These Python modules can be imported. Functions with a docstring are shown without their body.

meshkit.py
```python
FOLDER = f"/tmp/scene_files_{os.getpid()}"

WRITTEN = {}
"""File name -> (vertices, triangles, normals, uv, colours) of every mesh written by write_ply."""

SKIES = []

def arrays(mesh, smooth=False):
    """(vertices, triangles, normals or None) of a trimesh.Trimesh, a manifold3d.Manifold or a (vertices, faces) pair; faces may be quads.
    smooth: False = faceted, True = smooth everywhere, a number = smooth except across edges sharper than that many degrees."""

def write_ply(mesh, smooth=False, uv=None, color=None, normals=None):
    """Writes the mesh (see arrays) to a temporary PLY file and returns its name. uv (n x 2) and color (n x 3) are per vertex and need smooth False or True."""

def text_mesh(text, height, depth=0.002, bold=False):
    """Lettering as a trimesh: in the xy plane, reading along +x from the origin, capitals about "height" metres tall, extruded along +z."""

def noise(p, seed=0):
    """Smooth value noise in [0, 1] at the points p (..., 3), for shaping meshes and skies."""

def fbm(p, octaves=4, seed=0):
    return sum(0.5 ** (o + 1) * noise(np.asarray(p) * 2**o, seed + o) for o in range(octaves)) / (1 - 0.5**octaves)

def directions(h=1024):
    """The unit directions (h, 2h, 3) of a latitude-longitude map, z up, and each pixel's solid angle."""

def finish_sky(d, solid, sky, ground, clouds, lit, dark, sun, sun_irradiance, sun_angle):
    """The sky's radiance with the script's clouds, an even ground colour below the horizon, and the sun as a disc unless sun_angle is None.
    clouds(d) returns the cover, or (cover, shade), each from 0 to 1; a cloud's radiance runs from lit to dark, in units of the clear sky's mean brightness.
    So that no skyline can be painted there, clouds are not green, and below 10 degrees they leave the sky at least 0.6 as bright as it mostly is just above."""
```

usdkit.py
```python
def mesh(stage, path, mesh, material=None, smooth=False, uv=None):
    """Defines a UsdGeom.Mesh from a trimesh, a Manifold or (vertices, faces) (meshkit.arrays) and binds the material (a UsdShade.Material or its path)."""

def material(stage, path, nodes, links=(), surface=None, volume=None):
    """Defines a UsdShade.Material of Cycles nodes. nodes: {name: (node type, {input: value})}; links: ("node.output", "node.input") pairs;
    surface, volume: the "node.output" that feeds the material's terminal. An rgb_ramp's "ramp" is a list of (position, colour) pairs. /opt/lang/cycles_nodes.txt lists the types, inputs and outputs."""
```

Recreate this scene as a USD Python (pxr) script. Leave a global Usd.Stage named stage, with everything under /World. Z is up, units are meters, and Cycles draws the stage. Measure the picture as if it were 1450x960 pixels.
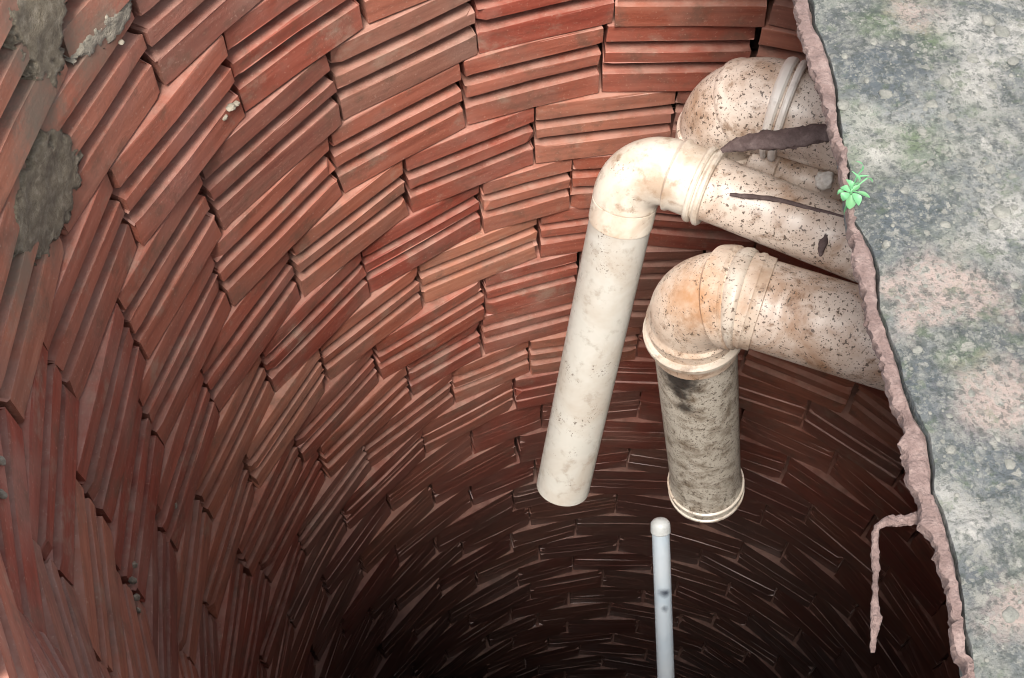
import math
import numpy as np, trimesh, usdkit, meshkit
from pxr import Usd, UsdGeom, UsdLux, UsdShade, Gf, Sdf

stage = Usd.Stage.CreateInMemory()
UsdGeom.SetStageUpAxis(stage, UsdGeom.Tokens.z)
UsdGeom.SetStageMetersPerUnit(stage, 1.0)
UsdGeom.Xform.Define(stage, '/World')
rng = np.random.default_rng(7)

# ------------------------------------------------------------------ camera, sky, sun, exposure
EYE = np.array([-0.32455, -0.51567, 1.04729])
CAM = np.array([[0.97302809, 0.10816508, 0.20375636], [-0.2302038, 0.51240032, 0.82731622], [-0.0149181, -0.85190741, 0.52347991]])  # columns right, forward, up
FPX, WPX, HPX = 1802.0667, 1450, 960
cam = UsdGeom.Camera.Define(stage, '/World/camera')
r_, f_, u_ = CAM[:, 0], CAM[:, 1], CAM[:, 2]
cam.AddTransformOp().Set(Gf.Matrix4d(*r_, 0, *u_, 0, *(-f_), 0, *EYE, 1))
cam.CreateHorizontalApertureAttr(36.0); cam.CreateVerticalApertureAttr(36.0 * HPX / WPX)
cam.CreateFocalLengthAttr(36.0 * FPX / WPX)
cam.CreateClippingRangeAttr(Gf.Vec2f(0.02, 500))
cam.CreateExposureAttr(1.95)

SUN = np.array([-0.20, -0.43, 0.87]); SUN /= np.linalg.norm(SUN)
SUN_EL, SUN_ROT = math.asin(SUN[2]), math.atan2(SUN[0], SUN[1])
dome = UsdLux.DomeLight.Define(stage, '/World/sky')
sky_mat = usdkit.material(stage, '/World/Looks/sky_light', {
    't': ('sky_texture', {'sky_type': 'single_scattering', 'sun_disc': False, 'sun_elevation': SUN_EL, 'sun_rotation': SUN_ROT, 'aerosol_density': 3.0}),
    'h': ('hsv', {'saturation': 0.35}),
    'b': ('background_shader', {'strength': 0.09})}, [('t.color', 'h.color'), ('h.color', 'b.color')], surface='b.background')
UsdShade.MaterialBindingAPI.Apply(dome.GetPrim()).Bind(sky_mat)
dome.GetPrim().SetCustomDataByKey('kind', 'structure')
sun = UsdLux.DistantLight.Define(stage, '/World/sun')
sun.CreateIntensityAttr(0.42); sun.CreateAngleAttr(22.0); sun.CreateNormalizeAttr(True); sun.CreateColorAttr(Gf.Vec3f(1.0, 0.95, 0.88))
z_ = SUN; x_ = np.cross([0, 1, 0], z_); x_ /= np.linalg.norm(x_); y_ = np.cross(z_, x_)
sun.AddTransformOp().Set(Gf.Matrix4d(*x_, 0, *y_, 0, *z_, 0, 0, 0, 5, 1))

# ------------------------------------------------------------------ helpers
used = {}
def numbered(parent, name):
    k = (parent, name); n = used.get(k, 0); used[k] = n + 1
    return f'{parent}/{name}' + (f'_{n:03d}' if n else '')
def tag(prim, label=None, cat=None, group=None, kind=None):
    for k, v in (('label', label), ('category', cat), ('group', group), ('kind', kind)):
        if v: prim.SetCustomDataByKey(k, v)
    return prim
def thing(name, label=None, cat=None, loc=(0, 0, 0), group=None, kind=None, parent='/World'):
    x = UsdGeom.Xform.Define(stage, numbered(parent, name)); x.AddTranslateOp().Set(Gf.Vec3d(*map(float, loc)))
    x.loc = np.asarray(loc, float)
    tag(x.GetPrim(), label, cat, group, kind)
    return x
def obj(name, mesh, mat, parent=None, smooth=35, M=None, kind=None, label=None):
    """One mesh, given in world coordinates unless M places it; parent: an Xform whose offset is taken off."""
    path = numbered(str(parent.GetPath()) if parent is not None else '/World', name)
    off = getattr(parent, 'loc', np.zeros(3)) if parent is not None else np.zeros(3)
    v, f, n = meshkit.arrays(mesh, smooth)
    if M is None: v = v - off
    m = usdkit.mesh(stage, path, (v, f), mat)
    if n is not None:
        m.CreateNormalsAttr([Gf.Vec3f(*map(float, q)) for q in n]); m.SetNormalsInterpolation('vertex')
    if M is not None:
        M = np.array(M, float); M[3, :3] -= off
        m.AddTransformOp().Set(Gf.Matrix4d(*M.ravel()))
    tag(m.GetPrim(), label, kind=kind)
    return m
def ray(x, y):
    return CAM @ np.array([(x - WPX / 2) / FPX, 1, -(y - HPX / 2) / FPX])
def on_level(x, y, z):
    d = ray(x, y); return EYE + (z - EYE[2]) / d[2] * d
def at_depth(x, y, t):
    return EYE + t * ray(x, y)
def on_wall(x, y, R):
    d = ray(x, y); a = d[0]**2 + d[1]**2; b = 2 * (EYE[0] * d[0] + EYE[1] * d[1]); c = EYE[0]**2 + EYE[1]**2 - R * R
    return EYE + (-b + math.sqrt(b * b - 4 * a * c)) / 2 / a * d
def project(p):
    q = (np.asarray(p) - EYE) @ CAM
    return np.array([WPX / 2 + FPX * q[..., 0] / q[..., 1], HPX / 2 - FPX * q[..., 2] / q[..., 1]]).T, q[..., 1]
def sweep(path, radii, n=36, cap=(True, True)):
    """Tube of varying radius along a dense path; equal radius steps may be abrupt."""
    path = np.asarray(path, float); N = len(path)
    t = np.gradient(path, axis=0)
    L = np.linalg.norm(t, axis=1); t = t / np.maximum(L, 1e-12)[:, None]
    a = np.cross(t[0], [0, 0, 1.0] if abs(t[0][2]) < .9 else [1.0, 0, 0]); a /= np.linalg.norm(a)
    rows = []
    for i in range(N):
        a = a - t[i] * (a @ t[i]); a /= np.linalg.norm(a); b = np.cross(t[i], a)
        ph = np.linspace(0, 2 * np.pi, n, endpoint=False)
        rr = np.asarray(radii[i]) * np.ones(n)
        rows.append(path[i] + (np.cos(ph) * rr)[:, None] * a + (np.sin(ph) * rr)[:, None] * b)
    v = np.vstack(rows); f = []
    for i in range(N - 1):
        p, q = i * n + np.arange(n), i * n + (np.arange(n) + 1) % n
        f.append(np.stack([p, q, q + n], 1)); f.append(np.stack([p, q + n, p + n], 1))
    for c, i in ((cap[0], 0), (cap[1], N - 1)):
        if c:
            v = np.vstack([v, path[i]]); k = len(v) - 1; p, q = i * n + np.arange(n), i * n + (np.arange(n) + 1) % n
            f.append(np.stack([np.full(n, k), q, p] if i == 0 else [np.full(n, k), p, q], 1))
    return v, np.vstack(f)
def join(ms):
    return trimesh.util.concatenate([m if isinstance(m, trimesh.Trimesh) else trimesh.Trimesh(*m, process=False) for m in ms])
LK = '/World/Looks/'
def mat(name, nodes, links, surface='p.BSDF'):
    return usdkit.material(stage, LK + name, nodes, links, surface=surface)
class Graph:
    """Small builder for node graphs."""
    def __init__(s): s.n, s.l, s.k = {}, [], 0
    def add(s, kind, _out=None, **inp):
        s.k += 1; name = f'n{s.k}'; vals = {}
        for k, v in inp.items():
            if isinstance(v, tuple) and len(v) == 2 and v[0] == '@': s.l.append((v[1], f'{name}.{k}'))
            else: vals[k] = v
        s.n[name] = (kind, vals)
        return lambda out: ('@', f'{name}.{out}')
    def noise(s, vec, scale, detail=3, rough=.55, dist=0.):
        return s.add('noise_texture', vector=vec, scale=scale, detail=detail, roughness=rough, distortion=dist)('fac')
    def ramp(s, fac, stops):
        return s.add('rgb_ramp', fac=fac, ramp=stops)('color')
    def grey(s, fac, a, b):
        return s.add('map_range', value=fac, from_min=a, from_max=b, clamp=True)('result')
    def mix(s, fac, a, b, t='mix'):
        return s.add('mix', mix_type=t, fac=fac, color1=a, color2=b)('color')
    def math(s, op, a, b=0.5, c=0.):
        return s.add('math', math_type=op, value1=a, value2=b, value3=c)('value')
    def pos(s): return s.add('geometry')('position')
    def local(s): return s.add('texture_coordinate')('object')
    def blob(s, vec, centre, radius, soft, warp=None, amount=0.):
        d = s.add('vector_math', math_type='distance', vector1=vec, vector2=tuple(map(float, centre)))('value')
        if warp is not None: d = s.math('add', d, s.math('multiply', s.math('subtract', warp, .5), amount))
        return s.add('map_range', value=d, from_min=radius - soft, from_max=radius + soft, to_min=1., to_max=0., clamp=True)('result')
    def done(s, name, color, rough=.8, bump=None, bump_dist=.002, bump_strength=.6, **kw):
        inp = dict(base_color=color, roughness=rough, **kw)
        if bump is not None:
            inp['normal'] = s.add('bump', height=bump, strength=bump_strength, distance=bump_dist)('normal')
        s.k = 'P'; p = s.n['p'] = ('principled_bsdf', {})
        for k, v in inp.items():
            if isinstance(v, tuple) and len(v) == 2 and v[0] == '@': s.l.append((v[1], f'p.{k}'))
            else: p[1][k] = v
        return usdkit.material(stage, LK + name, s.n, s.l, surface='p.BSDF')

# ------------------------------------------------------------------ materials
def brick_material(name, tones, dust, wet):
    g = Graph()
    w = g.pos(); o = g.local()
    rnd = g.add('object_info')('random')
    sh = g.add('combine_xyz', x=rnd, y=rnd, z=rnd)('vector')
    ov = g.add('vector_math', math_type='multiply_add', vector1=sh, vector2=(37., 61., 23.), vector3=o)('vector')
    sv = g.add('vector_math', math_type='multiply', vector1=ov, vector2=(6., 60., 60.))('vector')
    streak = g.noise(sv, 1.6, 4, .6)
    big = g.noise(w, 9., 4, .6)
    fine = g.noise(w, 260., 4, .65)
    base = g.ramp(g.grey(streak, .3, .7), [(0, tones[0]), (.45, tones[1]), (1, tones[2])])
    per = g.add('hsv', hue=g.math('multiply_add', rnd, .014, .4985), saturation=g.math('multiply_add', rnd, -.14, 1.13), value=g.math('multiply_add', rnd, .30, .84), fac=1., color=base)('color')
    per = g.mix(g.math('multiply', g.grey(g.noise(ov, 13., 4, .65, .4), .45, .65), .45), per, (.20, .105, .078))
    c = g.mix(g.grey(big, .52, .74), per, dust)
    c = g.mix(g.math('multiply', g.grey(g.noise(ov, 26., 5, .7), .53, .70), .62), c, (.105, .066, .044))
    c = g.mix(g.math('multiply', g.grey(g.noise(w, 15., 5, .7), .58, .70), .55), c, (.30, .22, .165))
    c = g.mix(g.math('multiply', g.grey(fine, .60, .72), .45), c, (.50, .33, .25))
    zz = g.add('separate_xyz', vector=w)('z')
    depth_shade = g.add('map_range', value=g.math('add', zz, g.math('multiply', g.noise(w, 5., 3, .6), .35)), from_min=-.40, from_max=-1.35, clamp=True)('result')
    c = g.mix(g.math('multiply', depth_shade, .82), c, (.040, .022, .019))  # gloom of the deep shaft painted into the brick colour; roughness drops too
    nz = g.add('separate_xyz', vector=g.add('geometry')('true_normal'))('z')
    ledge_light = g.math('multiply', g.grey(nz, .65, .92), g.grey(g.noise(w, 34., 4, .6), .30, .62))
    c = g.mix(g.math('multiply', g.math('multiply', ledge_light, .50), g.math('multiply_add', depth_shade, -.45, 1.)), c, (.40, .235, .185))  # light from overhead on ledges and lips painted as a paler tint
    hgt = g.math('add', g.math('multiply', streak, .55), g.math('multiply', fine, .45))
    for px, py, rad in ((62, 60, .050), (66, 270, .055), (140, 60, .03), (36, 395, .03), (60, 150, .03)):
        c = g.mix(g.math('multiply', g.blob(w, on_wall(px, py, .61), rad, .022, g.noise(w, 38., 6, .75), .11), .75), c, (.165, .130, .095))
    return g.done(name, c, g.math('subtract', g.math('multiply_add', big, .25, wet), g.math('multiply', depth_shade, .22)), hgt, .0016, .55)
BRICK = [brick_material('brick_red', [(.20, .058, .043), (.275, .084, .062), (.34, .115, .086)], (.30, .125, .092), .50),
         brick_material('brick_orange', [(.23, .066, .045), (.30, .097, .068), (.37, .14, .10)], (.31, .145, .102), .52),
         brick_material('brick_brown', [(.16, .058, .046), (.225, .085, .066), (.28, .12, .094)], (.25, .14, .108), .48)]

def pipe_material(name, body, stain_c, amount, speck, blobs=(), scale=1.):
    g = Graph(); w = g.pos()
    n1 = g.noise(w, 16. * scale, 5, .62, .4); n2 = g.noise(w, 55. * scale, 5, .65); n3 = g.noise(w, 5., 2)
    c = g.mix(g.grey(n3, .35, .7), body, tuple(.90 * x for x in body))
    c = g.mix(g.math('multiply', g.grey(n1, .44, .70), amount), c, stain_c)
    c = g.mix(g.math('multiply', g.grey(n2, .55, .70), amount * .9), c, tuple(.62 * x for x in stain_c))
    warp = g.noise(w, 40., 5, .7)
    for centre, rad, col, a in blobs:
        c = g.mix(g.math('multiply', g.blob(w, centre, rad, rad * .45, warp, rad * 2.2), a), c, col)
    dot = g.math('maximum', g.grey(g.noise(w, 240., 1.5, .5), .63, .67), g.grey(g.noise(w, 430., 1.5, .5), .64, .68))
    dot = g.math('multiply', dot, g.grey(g.noise(w, 24., 4, .65), .66 - .26 * speck, .76 - .26 * speck))
    c = g.mix(g.math('multiply', dot, .85), c, (.07, .040, .024))
    c = g.add('hsv', saturation=.94, value=.86, fac=1., color=c)('color')
    ro = g.math('multiply_add', g.grey(n1, .4, .7), .35, .30)
    return g.done(name, c, ro, g.noise(w, 120., 3), .0006, .25, specular_ior_level=.5)
CREAM, RUST = (.74, .61, .50), (.38, .22, .12)

g = Graph(); w = g.pos()
a1, a2, a3 = g.noise(w, 11., 6, .62, .5), g.noise(w, 34., 6, .68, .3), g.noise(w, 140., 5, .7)
c = g.ramp(g.grey(a1, .34, .66), [(0, (.070, .076, .076)), (.5, (.135, .143, .135)), (1, (.25, .255, .235))])
c = g.mix(g.math('multiply', g.grey(g.noise(w, 17., 6, .7), .50, .62), .55), c, (.10, .125, .070))
c = g.mix(g.math('multiply', g.grey(a2, .50, .64), .72), c, (.25, .25, .215))
c = g.mix(g.math('multiply', g.grey(g.noise(w, 52., 6, .72), .56, .66), .65), c, (.055, .065, .056))
warp = g.noise(w, 45., 5, .65)
for (px, py, rad) in ((1215, 215, .014), (1250, 30, .012), (1225, 160, .010), (1330, 60, .012), (1290, 200, .016), (1370, 500, .012)):
    c = g.mix(g.math('multiply', g.blob(w, on_level(px, py, .446), rad, .009, warp, .06), .75), c, (.115, .155, .075))
for (px, py, rad) in ((1335, 405, .024), (1420, 555, .020), (1300, 420, .012), (1445, 860, .016), (1300, 15, .012), (1290, 440, .014), (1395, 590, .016), (1400, 420, .012)):
    c = g.mix(g.math('multiply', g.blob(w, on_level(px, py, .446), rad, .011, warp, .075), .85), c, (.40, .315, .265))
for (px, py, rad) in ((1420, 50, .034), (1440, 330, .026), (1385, 120, .020), (1400, 200, .016), (1235, 165, .010), (1240, 215, .012), (1390, 740, .014), (1350, 700, .008)):
    c = g.mix(g.math('multiply', g.math('multiply', g.blob(w, on_level(px, py, .446), rad, .012, warp, .05), g.grey(a2, .40, .50)), .90), c, (.43, .41, .36))
for (px, py, rad) in ((1225, 100, .016), (1200, 440, .001), (1255, 105, .024), (1290, 300, .022), (1250, 340, .014), (1290, 560, .022), (1400, 660, .022), (1375, 820, .010)):
    c = g.mix(g.math('multiply', g.blob(w, on_level(px, py, .446), rad, .008, warp, .06), .78), c, (.078, .092, .098))
wv = g.add('vector_math', math_type='multiply_add', vector1=g.add('noise_texture', vector=w, scale=170., detail=4, roughness=.7)('color'), vector2=(.011, .011, .011), vector3=w)('vector')
v1 = g.add('voronoi_texture', vector=wv, scale=170.); v2 = g.add('voronoi_texture', vector=wv, scale=380.)
r1 = g.add('rgb_to_bw', color=v1('color'))('val'); r2 = g.add('rgb_to_bw', color=v2('color'))('val')
edge1 = g.grey(v1('distance'), .55, .35); edge2 = g.grey(v2('distance'), .60, .40)
c = g.mix(g.math('multiply', g.math('multiply', edge1, g.grey(r1, .56, .66)), g.grey(g.noise(w, 30., 5, .7), .40, .58)), c, (.29, .28, .235))
c = g.mix(g.math('multiply', g.math('multiply', edge1, g.grey(r1, .42, .34)), .55), c, (.060, .068, .058))
c = g.mix(g.math('multiply', g.math('multiply', edge2, g.grey(r2, .55, .66)), .60), c, (.27, .265, .225))
c = g.mix(g.math('multiply', g.math('multiply', edge2, g.grey(r2, .44, .34)), .60), c, (.055, .063, .055))
c = g.mix(g.math('multiply', g.grey(g.noise(w, 85., 6, .75), .52, .62), .45), c, (.28, .275, .235))
c = g.mix(g.math('multiply', g.grey(g.noise(w, 105., 6, .75), .56, .64), .70), c, (.050, .060, .050))
c = g.mix(g.math('multiply', g.grey(g.noise(w, 62., 5, .7), .55, .64), .45), c, (.105, .135, .075))
c = g.mix(g.math('multiply', g.grey(a3, .58, .68), .6), c, (.33, .32, .285))
c = g.mix(g.math('multiply', g.grey(g.noise(w, 190., 4, .7), .60, .70), .6), c, (.04, .047, .04))
c = g.add('hsv', saturation=1.05, value=.61, fac=1., color=c)('color')
c = g.mix(1., c, (.98, .985, 1.03), 'multiply')
SLAB = g.done('lichen_concrete', c, .88, g.math('add', g.math('add', g.math('multiply', a2, .5), g.math('multiply', a3, .5)), g.math('multiply', g.noise(w, 330., 4, .7), .4)), .004, .9)

def simple(name, cols, scale, rough=.85, bump=.001, dist=.3):
    g = Graph(); w = g.pos(); n = g.noise(w, scale, 5, .65, dist); m = g.noise(w, scale * 6, 4, .65)
    c = g.ramp(g.grey(n, .3, .7), cols)
    c = g.mix(g.math('multiply', g.grey(m, .5, .72), .4), c, tuple(.55 * x for x in cols[0]))
    return g.done(name, c, rough, m, bump, .7)
MORTAR_PINK = simple('pinkish_mortar', [(.105, .068, .060), (.165, .112, .099), (.24, .175, .155)], 90., .9, .003)
MORTAR_GREY = simple('grey_mortar', [(.115, .090, .060), (.175, .145, .10), (.27, .23, .17)], 130., .95, .003)
MORTAR_PALE = simple('pale_mortar', [(.17, .155, .12), (.25, .22, .17), (.32, .28, .22)], 60., .9, .002)
PEB = simple('white_stone', [(.5, .46, .40), (.6, .56, .5), (.66, .62, .56)], 80., .8)
STONE = simple('pale_stone', [(.105, .105, .092), (.15, .148, .128), (.215, .205, .178)], 140., .8)
EARTH = simple('dark_earth', [(.06, .040, .028), (.09, .060, .042), (.12, .085, .06)], 12., .95, .004)
WOOD = simple('brown_wood', [(.06, .038, .035), (.10, .066, .060), (.16, .115, .105)], 70., .8)
WATER = mat('still_water', {'p': ('principled_bsdf', {'base_color': (.012, .011, .012), 'roughness': .08, 'specular_ior_level': .5})}, [])
LEAF = usdkit.material(stage, LK + 'bright_leaf', {
    'p': ('principled_bsdf', {'base_color': (.15, .38, .18), 'roughness': .45}), 't': ('translucent_bsdf', {'color': (.20, .50, .24)}),
    'm': ('mix_closure', {'fac': .3})}, [('p.BSDF', 'm.closure1'), ('t.BSDF', 'm.closure2')], surface='m.closure')

# ------------------------------------------------------------------ the well: rings of ribbed hollow bricks
R, HC, DTH = 0.6171, 0.1238, math.degrees(0.3173)
well = thing('well_lining', 'deep round well lining of ribbed red hollow bricks laid in rings', 'well wall', (0, 0, 0))
JOINTS = {-3: [148.5], -2: [139.7, 157.4, 175.2, 192.9], -1: [131.5, 149.6, 166.7, 183.7], 0: [101.2, 119.4, 138.8, 155.9, 173.3, 189.8],
          1: [67.5, 85.8, 103.3, 121.7, 141.1, 159.4, 176.9], 2: [76, 94.2, 112.2, 130.7, 149.1, 166.8], 3: [101.9, 120.3, 139.2, 158.1],
          4: [93.4, 112.2], 5: [102.3, 121.3, 139], 6: [116.8, 135.4], 7: [109.]}
def course_top(c):
    if c <= 4: return -c * HC
    return -4 * HC - (c - 4) * .1165
PROFILE = np.array([  # (inwards, up) of the room side, from the top back edge round to the bottom back edge; two grooves
    (-.085, .1215), (-.0015, .1215), (0, .1198), (0, .0942), (-.0008, .0936), (-.032, .0958), (-.032, .0752), (-.0008, .0744), (0, .0735),
    (0, .0556), (-.0008, .0550), (-.032, .0572), (-.032, .0366), (-.0008, .0358), (0, .0349), (0, .0018), (-.0015, 0), (-.085, 0)])
def brick_mesh(length, seed, segs=3, depth=1.):
    q = np.random.default_rng(seed); n = len(PROFILE); xs = np.array([-length / 2, -length / 2 + .011, 0, length / 2 - .011, length / 2]); segs = 4
    rows = []
    bow = q.normal(0, .0008)
    for i, x in enumerate(xs):
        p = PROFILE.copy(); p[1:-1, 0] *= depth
        p[1:-1] += q.normal(0, .00055, (n - 2, 2))
        p[:, 0] += bow * (1 - (2 * x / length)**2)
        ex = np.zeros(n)
        if i in (0, segs):
            ex = q.normal(0, .0012, n)
            if q.random() < .55:                                    # a chipped corner
                k = q.integers(1, n - 3); p[k:k + 3, 0] -= q.uniform(.003, .009)
        rows.append(np.stack([x + ex, p[:, 0], p[:, 1]], 1))
    v = np.vstack(rows); f = []
    for i in range(segs):
        for j in range(n):
            a, b = i * n + j, i * n + (j + 1) % n
            f += [(a, b, b + n), (a, b + n, a + n)]
    # end faces: the wall of the hollow brick, fan from the back middle
    for i, flip in ((0, False), (segs, True)):
        k = len(v); v = np.vstack([v, [(xs[i], -.05, .06)]])
        for j in range(n):
            a, b = i * n + j, i * n + (j + 1) % n
            f.append((k, b, a) if not flip else (k, a, b))
    m = trimesh.Trimesh(v, np.array(f), process=False)
    return m
slab_x = lambda y: -0.03 + .21 * (y + .2)
bricks = []                                                          # (px area, mesh, matrix, material)
for c in range(-3, 28):
    q = np.random.default_rng(1000 + c)
    if c in JOINTS:
        js = list(JOINTS[c]); d = DTH
    else:
        base = 109. - 9.1 * ((c - 7) % 2) + q.uniform(-3, 3); js = [base]; d = DTH
    while js[-1] + d < js[0] + 360 - .6 * d: js.append(js[-1] + d * (1 + q.normal(0, .012)))
    js.append(js[0] + 360)
    deep = min(1., max(0., (c - 3) / 8))
    for a, b in zip(js[:-1], js[1:]):
        if b - a > 1.5 * DTH: a2 = a
        a0, b0 = math.radians(a), math.radians(b)
        pa, pb = R * np.array([math.cos(a0), math.sin(a0)]), R * np.array([math.cos(b0), math.sin(b0)])
        mid = (pa + pb) / 2; ln = np.linalg.norm(pb - pa) - abs(q.normal(.0045, .003)) - .0015
        thm = math.atan2(mid[1], mid[0]) % (2 * math.pi)
        if c == -3 and 196 < math.degrees(thm) < 236: continue      # broken-out rim beside the near edge
        ex = (pa - pb) / np.linalg.norm(pb - pa)                      # along the brick
        inn = -mid / np.linalg.norm(mid)
        yaw = q.normal(0, .006); tilt = q.normal(0, .006); roll = q.normal(0, .009)
        ex3 = np.array([*ex, 0]); in3 = np.array([*inn, 0]); up = np.array([0, 0, 1.0])
        if np.cross(ex3, in3)[2] < 0: ex3 = -ex3
        ex3 = ex3 + yaw * in3 + tilt * up; ex3 /= np.linalg.norm(ex3)
        in3 = in3 - ex3 * (in3 @ ex3) + roll * up; in3 = in3 - ex3 * (in3 @ ex3); in3 /= np.linalg.norm(in3)
        up = np.cross(ex3, in3)
        pos = np.array([*(mid + inn * q.normal(0, .0024)), course_top(c) - (HC if c < 4 else .1165) + q.normal(0, .0006)])
        M = np.eye(4); M[0, :3], M[1, :3], M[2, :3], M[3, :3] = ex3, in3, up, pos
        k = (1. if c < 4 else .1165 / HC)
        M[2, :3] *= k
        corners = np.array([pos + s * ex3 * ln / 2 + u * up * .12 for s, u in ((-1, 0), (1, 0), (1, 1), (-1, 1))])
        px, dep = project(corners)
        vis = 0.
        if (dep > .05).all():
            from shapely import Polygon, box as sbox
            P = Polygon(px).buffer(0); vis = P.intersection(sbox(0, 0, WPX, HPX)).area
            if px[:, 0].min() > 1150 + .23 * px[:, 1].mean(): vis = 0.
            if (mid @ (EYE[:2] - mid)) > 0: vis = 0.
            if 95 > math.degrees(thm) > 60 and False: pass
            m = q.choice(3, p=[.5, .3, .2])
        else: m = 0
        bricks.append((vis, brick_mesh(ln, int(q.integers(1e9)), 3, 1 - .985 * min(1, max(0, (c - 5.2) / 3))), M, BRICK[m]))   # grooves flattened further down so no lit lips show
order = sorted(range(len(bricks)), key=lambda i: -bricks[i][0])
single = set(i for i in order[:298] if bricks[i][0] > 20)
rest = []
for i, (vis, m, M, mt) in enumerate(bricks):
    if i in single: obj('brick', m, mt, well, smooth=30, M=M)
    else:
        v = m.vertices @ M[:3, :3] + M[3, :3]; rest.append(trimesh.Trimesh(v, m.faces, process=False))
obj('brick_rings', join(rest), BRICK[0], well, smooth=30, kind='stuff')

# earth behind the bricks, the ground around, the water at the bottom
def shell(r, z0, z1, n=72):
    ph = np.linspace(0, 2 * np.pi, n, endpoint=False); c, s = np.cos(ph) * r, np.sin(ph) * r
    v = np.vstack([np.stack([c, s, np.full(n, z)], 1) for z in (z0, z1)]); i = np.arange(n); j = (i + 1) % n
    return v, np.vstack([np.stack([i, i + n, j + n], 1), np.stack([i, j + n, j], 1)])
tag(obj('earth_shaft', shell(.700, -3.4, .362), EARTH, smooth=True).GetPrim(), kind='structure')
ph = np.linspace(0, 2 * np.pi, 96, endpoint=False)
rr = [.700, .74, .8, .9, 1.05, 1.3, 1.7, 2.5, 5, 15, 60]
gv = np.vstack([np.stack([np.cos(ph) * r, np.sin(ph) * r, np.full(96, .362)], 1) for r in rr])
gv[96:, 2] += (.02 * (meshkit.fbm(gv[96:] * 5, 3, 3) - .6)) * np.clip((np.hypot(gv[96:, 0], gv[96:, 1]) - .7) * 5, 0, 1)
i = np.arange(96); j = (i + 1) % 96
gf = np.vstack([np.vstack([np.stack([k * 96 + i, (k + 1) * 96 + i, (k + 1) * 96 + j], 1), np.stack([k * 96 + i, (k + 1) * 96 + j, k * 96 + j], 1)]) for k in range(len(rr) - 1)])
tag(obj('ground', (gv, gf), simple('garden_soil', [(.13, .09, .06), (.19, .135, .09), (.25, .19, .13)], 9., .95, .006), smooth=True).GetPrim(), kind='structure')
wv = np.vstack([[0, 0, -3.36], np.stack([np.cos(ph) * .70, np.sin(ph) * .70, np.full(96, -3.36)], 1)])
tag(obj('water', (wv, np.stack([np.zeros(96, int), 1 + i, 1 + j], 1)), WATER).GetPrim(), kind='structure')

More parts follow.
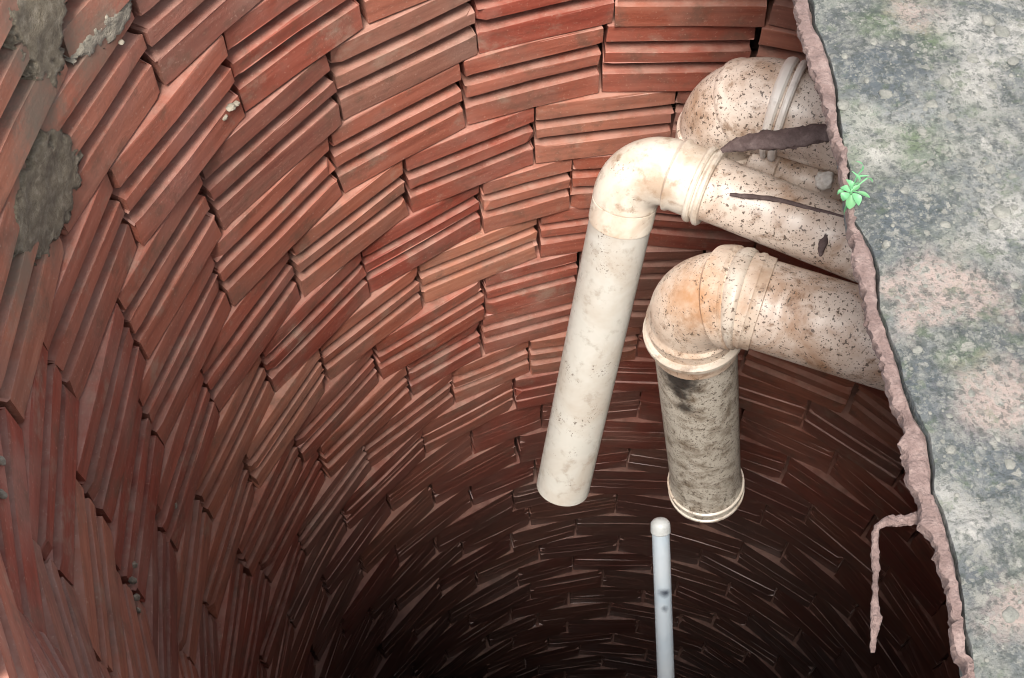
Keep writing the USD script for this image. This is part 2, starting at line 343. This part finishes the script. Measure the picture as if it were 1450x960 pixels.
# ------------------------------------------------------------------ mortar on the bricks
def wall_patch(outline, thick, seed, step=5, base=.004):
    """A lump of mortar sticking to the wall, from its outline as seen on the wall."""
    from shapely import Polygon, Point, prepare
    W3 = np.array([on_wall(x, y, R - .004) for x, y in outline]); s = np.unwrap(np.arctan2(W3[:, 1], W3[:, 0])) * R
    P = Polygon(np.stack([s, W3[:, 2]], 1)).buffer(0); prepare(P)
    x0, z0, x1, z1 = P.bounds; h = .0028
    xs, zs = np.arange(x0 - h, x1 + h, h), np.arange(z0 - h, z1 + h, h)
    X, Z = np.meshgrid(xs, zs); wob = np.stack([meshkit.fbm(np.stack([X * 90, Z * 90, 0 * X + k], -1), 3, seed + k) - .5 for k in (0, 5)], -1) * .026 + np.stack([meshkit.fbm(np.stack([X * 320, Z * 320, 0 * X + k], -1), 2, seed + k) - .5 for k in (1, 7)], -1) * .010
    import shapely
    B = shapely.distance(P.boundary, shapely.points(X + wob[..., 0], Z + wob[..., 1])); IN = shapely.contains_xy(P, X + wob[..., 0], Z + wob[..., 1])
    t = np.where(IN, np.minimum(B / .006, 1)**.6, 0) * (thick * (.25 + 1.3 * meshkit.fbm(np.stack([X * 45, Z * 45, 0 * X], -1), 4, seed)) + base) - .010 * (~IN)
    rad = R - t + .003
    v = np.stack([rad * np.cos(X / R), rad * np.sin(X / R), Z], -1).reshape(-1, 3)
    n = len(xs); keep = IN.copy(); keep[:-1] |= IN[1:]; keep[1:] |= IN[:-1]; keep[:, :-1] |= IN[:, 1:]; keep[:, 1:] |= IN[:, :-1]
    f = []
    for a in range(len(zs) - 1):
        for b in range(n - 1):
            if keep[a, b] and keep[a, b + 1] and keep[a + 1, b] and keep[a + 1, b + 1]:
                k = a * n + b; f += [(k, k + n + 1, k + 1), (k, k + n, k + n + 1)]
    m = trimesh.Trimesh(v, np.array(f), process=False); m.remove_unreferenced_vertices()
    m.fix_normals()
    return m
for outline, mt, th, sd in (([(12, -14), (98, -14), (92, 60), (84, 120), (52, 128), (28, 80), (8, 40)], MORTAR_GREY, .0045, 3),
                            ([(48, 196), (88, 180), (122, 214), (112, 270), (92, 330), (68, 368), (30, 372), (2, 350), (22, 290)], MORTAR_GREY, .0045, 9),
                            ([(104, 78), (150, 20), (186, -12), (196, 8), (168, 48), (140, 82), (112, 98)], MORTAR_PALE, .004, 15)):
    obj('mortar_patch', wall_patch(outline, th, sd), mt, well, smooth=True)
def pebble(r, seed, sq=.7, sub=2):
    m = trimesh.creation.icosphere(subdivisions=sub, radius=1.0); q = np.random.default_rng(seed)
    m.vertices *= (1 + .9 * (meshkit.fbm(m.vertices * 1.6 + q.uniform(0, 50, 3), 3, seed) - .5))[:, None] * np.array([1, q.uniform(.75, 1), sq]) * r
    a = q.uniform(0, 6.28); m.apply_transform(trimesh.transformations.rotation_matrix(a, [0, 0, 1]))
    return m
for k, (x, y, r) in enumerate(((326, 152, .0055), (334, 147, .004), (318, 166, .004), (172, 60, .003))):
    m = pebble(r, 60 + k, .5); m.apply_translation(on_wall(x, y, R - .006)); obj('mortar_crumb', m, MORTAR_PALE, well, smooth=True)
for k, (x, y, r) in enumerate(((190, 800, .0035), (188, 822, .004), (193, 846, .0035), (196, 864, .003), (248, 716, .0032)  , (1, 652, .0035), (3, 700, .0035))):
    m = pebble(r, 80 + k, 1.6); m.apply_translation(on_wall(x, y, R - .004)); obj('mortar_crumb', m, MORTAR_PALE, well, smooth=True)

# ------------------------------------------------------------------ pipes
def pipe_path(far, corner, low, bend, step=.002):
    """Points along far -> corner -> low with a round bend; also the arc length of the bend's start and end."""
    u = (corner - far); lu = np.linalg.norm(u); u /= lu
    w = (low - corner); lw = np.linalg.norm(w); w /= lw
    ang = math.acos(np.clip(u @ w, -1, 1)); tl = bend * math.tan(ang / 2)
    cen = corner - u * tl; nrm = w - u * (u @ w); nrm /= np.linalg.norm(nrm); o = cen + nrm * bend
    def f(s):
        s = np.asarray(s, float)[:, None]
        s1 = lu - tl; s2 = s1 + bend * ang
        th = (s - s1) / bend
        return np.where(s < s1, far + u * s, np.where(s < s2, o - nrm * bend * np.cos(th) + u * bend * np.sin(th), corner + w * (tl + s - s2)))
    return f, lu - tl, lu - tl + bend * ang, lu + lw - 2 * tl + bend * ang, u, w, tl
def tube(f, stations, n=44, step=.006, cap=(True, True)):
    """stations: (arc length, radius); straight runs get more rings where the path bends."""
    S, Q = [], []
    for (a, ra), (b, rb) in zip(stations[:-1], stations[1:]):
        k = max(1, int(abs(b - a) / step)); t = np.arange(k) / k
        S += list(a + (b - a) * t); Q += list(ra + (rb - ra) * t)
    S.append(stations[-1][0]); Q.append(stations[-1][1])
    S = np.array(S); P = f(S)
    e = 1e-4; T = (f(S + e) - f(S - e)); T /= np.linalg.norm(T, axis=1, keepdims=True)
    a = np.cross(T[0], [0, 0, 1.0] if abs(T[0][2]) < .9 else [1.0, 0, 0]); rows = []; ph = np.linspace(0, 2 * np.pi, n, endpoint=False)
    for i in range(len(S)):
        a = a - T[i] * (a @ T[i]); a /= np.linalg.norm(a); b = np.cross(T[i], a)
        rows.append(P[i] + Q[i] * (np.cos(ph)[:, None] * a + np.sin(ph)[:, None] * b))
    v = np.vstack(rows); F = []
    i0, i1 = np.arange(n), (np.arange(n) + 1) % n
    for k in range(len(S) - 1):
        F += [np.stack([k * n + i0, k * n + i1, (k + 1) * n + i1], 1), np.stack([k * n + i0, (k + 1) * n + i1, (k + 1) * n + i0], 1)]
    m = trimesh.Trimesh(v, np.vstack(F), process=False)
    return m
def closed_ring(f, prof):
    """A ring along the path from its closed profile of (arc length, radius)."""
    return tube(f, prof + [prof[0]], step=1.)
def along(far, corner, px, py, z):
    p = on_level(px, py, z); u = (corner - far) / np.linalg.norm(corner - far); return float((p - far) @ u)

def drain(label, corner_px, far_px, low, z, OD, bend, body, stations):
    corner, h = on_level(*corner_px, z), on_level(*far_px, z)
    u = (h - corner) / np.linalg.norm(h - corner)
    # runs on under the slab until it goes into the brick wall
    b = corner[:2] @ u[:2]; s = -b + math.sqrt(b * b - corner[:2] @ corner[:2] + (R + .05)**2); far = corner + u * s
    f, s1, s2, s3, uu, ww, tl = pipe_path(far, corner, low, bend)
    t = thing('drain_pipe', label, 'pipe', corner, group='drain pipes entering the well')
    return t, f, s1, s2, s3, OD / 2, (lambda px, py: along(far, corner, px, py, z)), far, corner, ww, tl

PIPE_A = pipe_material('cream_pipe_speckled', CREAM, RUST, .75, .55)
# --- pipe with the long clean down pipe (75 mm)
low1 = at_depth(797, 690, 1.80)
t, f, s1, s2, s3, r, sof, far, corner, ww, tl = drain('slimmer cream plastic drain pipe with elbow and long pale down pipe', (898, 224), (1181, 335), low1, -.09, .075, .050, None, None)
PA1 = pipe_material('cream_pipe_first', (.76, .63, .52), (.36, .185, .085), .92, 1.5, [(f(np.array([s1 + .02]))[0] + np.array([.02, -.03, .0]), .02, (.45, .27, .14), .5)])
PW1 = pipe_material('pale_pipe_first', (.54, .515, .46), (.36, .27, .19), .50, .42)
EL1 = pipe_material('pale_elbow_first', (.74, .66, .55), (.38, .21, .10), .72, .35, [(on_level(925, 268, -.075), .022, (.36, .21, .11), .6), (on_level(975, 290, -.10), .014, (.40, .25, .14), .5)])
sr = sof(998, 265)
obj('horizontal_pipe', tube(f, [(0, r), (sr + .02, r)]), PA1, t)
obj('elbow', tube(f, [(sr - .002, r - .004), (sr, r + .003), (sr + .030, r + .0032), (sr + .0335, r + .0055), (sr + .036, r + .0055), (sr + .039, r + .0018), (s1, r + .0015), (s2 + .004, r + .0015), (s2 + .0044, r - .0012), (s2 + .0062, r - .0012), (s2 + .0066, r + .0013),
                          (s2 + .034, r + .0013), (s2 + .0355, r + .001), (s2 + .036, r - .004)], step=.004), EL1, t)
for d in (-.0045, .0060):
    obj('collar_ring', closed_ring(f, [(sr + d - .0040, r), (sr + d - .0036, r + .0062), (sr + d - .0015, r + .0080), (sr + d + .0015, r + .0080), (sr + d + .0036, r + .0062), (sr + d + .0040, r)]), EL1, t)
obj('down_pipe', tube(f, [(s2 + .02, r), (s3 - .001, r), (s3, r - .001), (s3, r - .003), (s2 + .03, r - .003)]), PW1, t)

# --- wide pipe with the short mottled down pipe (100 mm)
low2 = at_depth(1000, 692, 1.84)
t, f, s1, s2, s3, r, sof, far, corner, ww, tl = drain('wide speckled cream drain pipe with rusty elbow and short mottled spout', (978, 400), (1164, 457), low2, -.13, .1016, .062, None, None)
PA2 = pipe_material('cream_pipe_second', (.76, .62, .51), (.36, .175, .075), .98, 2.0)
EL2 = pipe_material('rusty_elbow', (.70, .56, .44), (.36, .19, .09), .85, .9, [(at_depth(955, 420, 1.36), .048, (.46, .22, .085), .85), (at_depth(1015, 440, 1.40), .022, (.36, .20, .12), .6)])
pat = at_depth(966, 540, 1.512)
PV2 = pipe_material('mottled_pipe', (.62, .56, .465), (.17, .12, .075), .95, 2.3, [(pat, .023, (.018, .014, .013), .95), (pat + np.array([.012, .0, -.055]), .012, (.03, .024, .02), .9), (pat + np.array([.004, .0, -.030]), .012, (.02, .016, .014), .9)], 3.0)
RG2 = pipe_material('pale_ring', (.66, .585, .49), (.30, .19, .11), .8, .5)
RG3_ = pipe_material('cream_ring', (.66, .57, .47), RUST, .75, 1.0)
sr = sof(1080, 432)
obj('horizontal_pipe', tube(f, [(0, r), (sr + .02, r)]), PA2, t)
obj('elbow', tube(f, [(sr - .002, r - .004), (sr, r + .0025), (sr + .010, r + .0030), (sr + .0115, r + .0045), (sr + .014, r + .0045), (sr + .016, r + .0030), (sr + .030, r + .0030), (sr + .032, r + .0078), (sr + .043, r + .0078), (sr + .046, r + .0018), (s1, r + .001), (s2 - .004, r + .001),
                          (s2 - .001, r + .0045), (s2 + .002, r + .0045), (s2 + .004, r + .0024), (s2 + .050, r + .0026), (s2 + .052, r - .004)], step=.004), EL2, t)
obj('collar_ring', closed_ring(f, [(s2 + .018, r), (s2 + .0185, r + .0065), (s2 + .021, r + .0095), (s2 + .026, r + .0095), (s2 + .0285, r + .0065), (s2 + .029, r)]), RG2, t)
obj('down_pipe', tube(f, [(s2 + .03, r - .001), (s2 + .055, r - .001), (s3 - .034, r - .001), (s3 - .030, r + .001), (s3 - .002, r + .002), (s3, r + .001), (s3, r - .005), (s2 + .03, r - .005)]), PV2, t)
sc = sof(1050, 423)
obj('collar_ring', closed_ring(f, [(sc - .006, r), (sc - .005, r + .0050), (sc - .002, r + .0068), (sc + .002, r + .0068), (sc + .005, r + .0050), (sc + .006, r)]), RG3_, t)
for d in (-.022, -.003):
    obj('rim_ring', closed_ring(f, [(s3 + d - .004, r), (s3 + d - .002, r + .0038), (s3 + d + .002, r + .0038), (s3 + d + .004, r)]), RG2, t)

# --- the pipe behind, its elbow pointing down at the wall (100 mm)
c3 = on_level(1036, 133, -.05)
t, f, s1, s2, s3, r, sof, far, corner, ww, tl = drain('rearmost cream drain pipe with bulging elbow half hidden under a piece of bark', (1034, 132), (1147, 167), c3 + np.array([0, 0, -.16]), -.05, .1016, .058, None, None)
PA3 = pipe_material('cream_pipe_third', (.78, .65, .54), (.36, .19, .09), .9, 1.25, [(at_depth(1022, 160, 1.36), .024, (.20, .12, .06), .75)])
sr = sof(1110, 156)
obj('horizontal_pipe', tube(f, [(0, r), (sr + .02, r)]), PA3, t)
obj('elbow', tube(f, [(sr - .002, r - .004), (sr, r + .003), (sr + .040, r + .0035), (sr + .043, r + .0055), (sr + .047, r + .0055), (sr + .050, r + .002), (s1, r + .002), (s2, r + .002), (s2 + .003, r + .005), (s2 + .008, r + .005), (s2 + .05, r + .005), (s2 + .052, r - .004)], step=.004), PA3, t)
RG3 = pipe_material('white_ring', (.86, .80, .72), RUST, .35, .2)
for d in (-.005, .0060):
    obj('collar_ring', closed_ring(f, [(sr + d - .0045, r), (sr + d - .0040, r + .0065), (sr + d - .0015, r + .0085), (sr + d + .0015, r + .0085), (sr + d + .0040, r + .0065), (sr + d + .0045, r)]), RG3, t)
obj('down_pipe', tube(f, [(s2 + .03, r), (s3, r), (s3, r - .004), (s2 + .03, r - .004)]), PA3, t)

# --- small pipe between the two (50 mm)
A, B = on_level(1062, 226, -.115), on_level(1190, 272, -.115)
u = (B - A) / np.linalg.norm(B - A); b = A[:2] @ u[:2]; s = -b + math.sqrt(b * b - A[:2] @ A[:2] + (R + .05)**2)
t = thing('drain_pipe', 'thin cream pipe squeezed between the rear pipe and the slimmer elbowed pipe', 'pipe', A, group='drain pipes entering the well')
obj('pipe', tube(lambda q: A + u * np.asarray(q, float)[:, None], [(.03, .020), (0.03, .0255), (s, .0255)]), PA3, t)
obj('end_cap', tube(lambda q: A + u * np.asarray(q, float)[:, None], [(.0, .001), (.001, .024), (.004, .0275), (.034, .0285), (.036, .0255)]), PA3, t)

# --- narrow bluish pipe standing in the shaft
P0, P1 = at_depth(935, 738, 1.78), at_depth(943, 960, 1.87)
u = (P1 - P0) / np.linalg.norm(P1 - P0); s = .1
while np.hypot(*(P0 + u * s)[:2]) < R - .01 and s < 2: s += .01
t = thing('water_pipe', 'narrow bluish grey pipe slanting in the dark shaft below the wide spout', 'pipe', P0)
g = Graph(); w = g.pos()
c = g.mix(g.grey(g.noise(w, 14., 4), .35, .7), (.34, .40, .455), (.44, .475, .50))
for px, py, rad in ((940, 838, .0075), (943, 866, .006), (936, 880, .004)):
    c = g.mix(g.blob(w, at_depth(px, py, 1.81), rad, .003, g.noise(w, 120., 3), .006), c, (.05, .06, .08))
BLUE = g.done('bluish_plastic', c, .4)
lin = lambda q: P0 + u * np.asarray(q, float)[:, None]
obj('pipe', tube(lin, [(.012, .0125), (s, .0135)], n=28), BLUE, t)
obj('end_cap', tube(lin, [(-.004, .0005), (-.0035, .006), (-.001, .0105), (.003, .0135), (.016, .0142), (.018, .0125)], n=28), pipe_material('pale_cap', (.50, .52, .52), (.4, .38, .33), .5, 0), t)

# ------------------------------------------------------------------ concrete cover slab
ZT = .445
CRACK = [(1147, 0), (1152, 30), (1162, 47), (1172, 72), (1180, 100), (1185, 125), (1187, 175), (1197, 210), (1203, 262), (1210, 312), (1235, 350), (1242, 382), (1245, 435), (1260, 480), (1275, 520), (1280, 545),
         (1295, 587), (1312, 615), (1319, 655), (1322, 695), (1332, 717), (1341, 749), (1352, 789), (1360, 830), (1364, 868), (1371, 911), (1376, 957)]
INNER = [(1122, 0), (1132, 37), (1140, 75), (1152, 107), (1166, 140), (1172, 175), (1185, 220), (1192, 262), (1204, 316), (1213, 390), (1221, 415), (1233, 475), (1242, 500), (1257, 552), (1268, 584), (1279, 612), (1277, 632),
         (1285, 644), (1284, 675), (1299, 705), (1306, 718), (1304, 745), (1317, 757), (1319, 789), (1333, 822), (1338, 857), (1352, 890), (1368, 957)]
def curve(pts, z):
    P = np.array([on_level(x, y, z)[:2] for x, y in pts]); o = np.argsort(P[:, 1]); P = P[o]
    sl = (P[-1, 0] - P[0, 0]) / (P[-1, 1] - P[0, 1])
    P = np.vstack([[P[0, 0] + sl * (-1.05 - P[0, 1]), -1.05], P, [P[-1, 0] + sl * (.95 - P[-1, 1]), .95]])
    return lambda y: np.interp(y, P[:, 1], P[:, 0])
e_top, e_in = curve(CRACK, ZT), curve(INNER, ZT - .006)
slab = thing('cover_slab', 'lichen stained grey concrete slab covering the right half of the well', 'slab', (0, 0, 0))
ys = np.unique(np.round(np.concatenate([np.linspace(-1.05, -.46, 40), np.arange(-.46, .22, .002), np.linspace(.22, .95, 50)]), 5))
us = np.concatenate([np.arange(0, .20, .002), np.linspace(.2, 1.3, 60)])
Y, U = np.meshgrid(ys, us, indexing='ij')
jag = lambda y, k: (meshkit.fbm(np.stack([y * 60, 0 * y, 0 * y], -1), 4, k) - .5)
X = e_top(Y) + .0016 + .0032 * jag(Y, 4) * np.exp(-U / .02) + U
Z = ZT + .007 * (meshkit.fbm(np.stack([X * 22, Y * 22, 0 * X], -1), 5, 21) - .5) + .004 * (meshkit.fbm(np.stack([X * 110, Y * 110, 0 * X], -1), 3, 31) - .5) - .0016 * np.exp(-U / .005)
ny, nu = X.shape
v = np.stack([X, Y, Z], -1).reshape(-1, 3); F = []
a, b = np.meshgrid(np.arange(ny - 1), np.arange(nu - 1), indexing='ij'); k = (a * nu + b).ravel()
F += [np.stack([k, k + 1, k + nu + 1], 1), np.stack([k, k + nu + 1, k + nu], 1)]
loop = np.concatenate([np.arange(nu), nu * np.arange(1, ny) + nu - 1, (ny - 1) * nu + np.arange(nu - 2, -1, -1), nu * np.arange(ny - 2, 0, -1)])
lo = v[loop].copy(); mid_ = lo.copy(); mid_[:, 2] = ZT - .024; lo[:, 2] = .385; lo[:, 0] += np.where(lo[:, 0] < .5, .030, 0); n = len(loop); mb = len(v); base = mb + n; v = np.vstack([v, mid_, lo]); i = np.arange(n); j = (i + 1) % n
F += [np.stack([loop[i], mb + i, mb + j], 1), np.stack([loop[i], mb + j, loop[j]], 1), np.stack([mb + i, base + i, base + j], 1), np.stack([mb + i, base + j, mb + j], 1)]
# underside as a strip between the edge side and the far side
low_edge = [base + int(np.where(loop == q * nu)[0][0]) for q in range(ny)]; low_far = [base + int(np.where(loop == q * nu + nu - 1)[0][0]) for q in range(ny)]
for q in range(ny - 1): F.append(np.array([(low_edge[q], low_edge[q + 1], low_far[q + 1]), (low_edge[q], low_far[q + 1], low_far[q])]))
m = trimesh.Trimesh(v, np.vstack(F), process=False)
obj('concrete', m, SLAB, slab, smooth=50)
# the pinkish broken edge below and beside the crack
ys2 = np.unique(np.round(np.concatenate([np.linspace(-1.05, -.46, 40), np.arange(-.46, .22, .0015), np.linspace(.22, .95, 50)]), 5))
sect = np.array([(1.5, -.020), (1.5, -.010), (1.0, -.009), (1.0, -.001), (.8, .0005), (.5, .0), (.22, -.0003), (.04, -.0005), (0, -.0018), (.0, -.0065), (.30, -.0125), (.8, -.018)])
Yg = ys2[:, None] + 0 * sect[:, 0]
Xo, Xi = e_top(Yg) - .0002 + .0016 * jag(Yg, 12), e_in(Yg) + .006 * jag(Yg, 8) * 1.2 + .0042 * jag(Yg * 6, 9)
wdt = np.maximum(Xo - Xi, .004)
XX = Xi + wdt * sect[:, 0] - .0004 * (sect[:, 0] == 1.0)
ZZ = ZT - .0015 + sect[:, 1] + .0034 * (meshkit.fbm(np.stack([XX * 330, Yg * 190, sect[:, 1] * 190 + 0 * Yg], -1), 4, 41) - .5)
XX = XX + .0048 * (meshkit.fbm(np.stack([XX * 300, Yg * 300, sect[:, 1] * 300 + 0 * Yg], -1), 4, 43) - .5) * (sect[:, 0] < .9)
ns = len(sect); v = np.stack([XX, Yg, ZZ], -1).reshape(-1, 3); F = []
for q in range(ns):
    a = np.arange(len(ys2) - 1) * ns + q; b = np.arange(len(ys2) - 1) * ns + (q + 1) % ns
    F += [np.stack([a, b, b + ns], 1), np.stack([a, b + ns, a + ns], 1)]
m = trimesh.Trimesh(v, np.vstack(F), process=False); m.fix_normals()
obj('edge_strip', m, MORTAR_PINK, slab, smooth=22)
# a crooked finger of mortar that sticks out from the edge
pts = [(1318, 733), (1300, 734), (1285, 736), (1268, 737), (1254, 739), (1244, 745), (1240, 758), (1239, 785), (1240, 810), (1239, 840), (1238, 862), (1240, 880), (1237, 900), (1236, 924)]
rad = [9, 9, 7, 8.5, 6, 4.2, 4.8, 5.6, 4.8, 4.4, 5.4, 7.2, 4.6, 3.2]
P = np.array([on_level(x, y, ZT - .012 - .0009 * k) for k, (x, y) in enumerate(pts)]); q = np.linspace(0, len(pts) - 1, 90)
from scipy.interpolate import CubicSpline
P = CubicSpline(np.arange(len(pts)), P)(q); dep = project(P)[1]; rr = np.interp(q, np.arange(len(pts)), rad) * dep / FPX
v, F = sweep(P, rr, 14)
nz = meshkit.fbm(v * 330, 4, 77) - .5; cen = np.vstack([np.repeat(P, 14, 0), P[[0, -1]]]); v = cen + (v - cen) * (1 + 1.7 * nz)[:, None]
obj('mortar_finger', (v, F), MORTAR_PINK, slab, smooth=22)
# stones showing in the concrete
q = np.random.default_rng(5)
def top_z(x, y): 
    return ZT + .007 * (meshkit.fbm(np.array([x * 22, y * 22, 0.]), 5, 21) - .5) + .004 * (meshkit.fbm(np.array([x * 110, y * 110, 0.]), 3, 31) - .5)
def stone(px, py, r, seed, parent_name='stone', sub=1):
    p = on_level(px, py, ZT); m = pebble(r, seed, .45, sub); m.apply_translation([p[0], p[1], top_z(p[0], p[1]) - .12 * r]); return m
for k, (x, y, r) in enumerate(((1338, 117, .0052), (1254, 133, .0042), (1237, 61, .0030), (1278, 62, .0026), (1194, 148, .0040), (1318, 152, .0038), (1222, 152, .0028), (1347, 168, .0034), (1306, 185, .0034), (1400, 30, .005),
                                (1420, 45, .0055), (1378, 82, .004), (1405, 118, .0042), (1436, 85, .004), (1400, 240, .004), (1420, 300, .005), (1408, 318, .0045), (1437, 402, .003), (1338, 320, .0032), (1280, 270, .0028),
                                (1310, 98, .0032), (1432, 870, .0045), (1255, 347, .003), (1298, 497, .003), (1345, 640, .003), (1432, 655, .0035))):
    obj('stone', stone(x, y, r, 300 + k, sub=2), STONE, slab, smooth=True)
ms = []
while len(ms) < 300:
    x, y = q.uniform(1150, 1480), q.uniform(-20, 980)
    if x < np.interp(y, [c[1] for c in CRACK], [c[0] for c in CRACK]) + 14: continue
    dens = .25 + .75 * np.exp(-((x - 1400)**2 / 130**2 + (y - 110)**2 / 200**2)) + .2 * math.sin(x * .021 + y * .017)
    if q.random() > dens: continue
    ms.append(stone(x, y, min(.0026, .0006 + q.exponential(.0005)), int(q.integers(1e8)), sub=1))
obj('gravel', join(ms), STONE, slab, smooth=True, kind='stuff')

# ------------------------------------------------------------------ small things: bark, twig, seedling, pebble
def ribbon(pts, rad, flat, seed, mat_, amp=.5, n=16, roll=0.):
    pts = np.array(pts); qq = np.linspace(0, len(pts) - 1, 60); P = CubicSpline(np.arange(len(pts)), pts)(qq); rr = np.interp(qq, np.arange(len(pts)), rad)
    v, F = sweep(P, rr, n); cen = np.vstack([np.repeat(P, n, 0), P[[0, -1]]]); d = v - cen
    d *= (1 + amp * (meshkit.fbm(v * 160, 3, seed) - .5))[:, None]; d[:, 2] *= flat
    return cen + d, F
zt = lambda px, py, z: on_level(px, py, z)
BK = [(1022, 214), (1048, 205), (1085, 199), (1130, 194), (1172, 187), (1196, 184)]
hz = [.002, .010, .020, .028, .032, .032]
m = ribbon([zt(x, y, z) for (x, y), z in zip(BK, hz)], [.003, .0095, .0125, .0125, .0105, .009], .45, 5, WOOD, .8)
tag(obj('bark_piece', m, WOOD, smooth=40).GetPrim(), 'dark brown strip of bark lying across the rearmost pipe', 'bark')
far1, z1 = None, -.09 + .0375
TW = [(1033, 275), (1062, 278), (1100, 283), (1140, 293), (1186, 305), (1215, 318)]
m = ribbon([zt(x, y, z1 - .001) for x, y in TW], [.0016, .0032, .0028, .0026, .0022, .002], .8, 8, WOOD, .8, 10)
tag(obj('twig', m, WOOD, smooth=40).GetPrim(), 'thin brown twig lying along the top of the slimmer elbowed pipe', 'twig')
TW = [(1186, 312), (1178, 322), (1170, 336), (1164, 352), (1162, 362)]
m = ribbon([zt(x, y, z1 - .004 - .004 * k) for k, (x, y) in enumerate(TW)], [.002, .0042, .0045, .0040, .0015], .6, 18, WOOD, 1.2, 10)
tag(obj('leaf_scrap', m, WOOD, smooth=40).GetPrim(), 'brown band curved over the slimmer pipe near the slab edge', 'leaf')  # a plain brown band bent round the pipe
p = on_level(1168, 256, -.075); m = pebble(.0105, 901, .9, 3); m.apply_translation(p + np.array([0, 0, .0]))
tag(obj('pebble', m, PEB, smooth=True).GetPrim(), 'pale pebble lodged between the thin pipe and the slab edge', 'pebble')
base = on_level(1204, 284, ZT + .000)
plant = thing('seedling', 'small bright green seedling sprouting from the crack at the slab edge', 'plant', base)
def leaf(a, b, width, curl, seed):
    """Leaf blade from a to b."""
    ax = b - a; L = np.linalg.norm(ax); ax /= L; side = np.cross(ax, [0, 0, 1.0]); side /= np.linalg.norm(side); up = np.cross(side, ax); V, F = [], []
    N, Mx = 9, 5
    for i in range(N):
        t = i / (N - 1); wd = width * math.sin(math.pi * (t * .93 + .05))**.8
        for j in range(Mx):
            s_ = (j / (Mx - 1) - .5) * 2
            V.append(a + ax * L * t + side * wd * s_ + up * (curl * L * math.sin(math.pi * t) + .35 * wd * s_ * s_ - .0))
    for i in range(N - 1):
        for j in range(Mx - 1):
            k = i * Mx + j; F += [(k, k + 1, k + Mx + 1), (k, k + Mx + 1, k + Mx)]
    return np.array(V), np.array(F)
def pl(x, y, z): return on_level(x, y, ZT + z)
c0 = pl(1205, 270, .012)
obj('stem', sweep(np.linspace(base - np.array([0, 0, .012]), c0, 8), np.linspace(.0016, .001, 8), 8), LEAF, plant, smooth=True)
LEAF2 = usdkit.material(stage, LK + 'dull_leaf', {
    'p': ('principled_bsdf', {'base_color': (.12, .30, .13), 'roughness': .5}), 't': ('translucent_bsdf', {'color': (.14, .34, .14)}),
    'm': ('mix_closure', {'fac': .3})}, [('p.BSDF', 'm.closure1'), ('t.BSDF', 'm.closure2')], surface='m.closure')
for k, (x0, y0, x, y, z, wd) in enumerate(((1203, 272, 1190, 266, .012, .0022), (1203, 274, 1193, 284, .008, .0026), (1205, 276, 1203, 296, .006, .0030), (1207, 274, 1216, 291, .008, .0026), (1204, 268, 1198, 254, .016, .0018), (1207, 270, 1218, 263, .014, .0016),
                                            (1214, 248, 1212, 228, .026, .0010), (1216, 260, 1231, 249, .020, .0009), (1214, 272, 1232, 280, .010, .0015), (1196, 270, 1186, 276, .008, .0014), (1204, 262, 1206, 242, .024, .0012), (1228, 252, 1236, 258, .018, .0009))):
    a_, b_ = pl(x0, y0, .012), pl(x, y, z)
    obj('leaf', leaf(a_, b_, wd, .25 + .2 * math.sin(k * 2.1), k), LEAF2 if k % 3 == 2 else LEAF, plant, smooth=True)
for x, y, z in ((1214, 248, .012), (1228, 252, .016), (1214, 272, .010)):
    obj('stem', sweep(np.linspace(c0, pl(x, y, z), 6), np.full(6, .0005), 6), LEAF, plant, smooth=True)
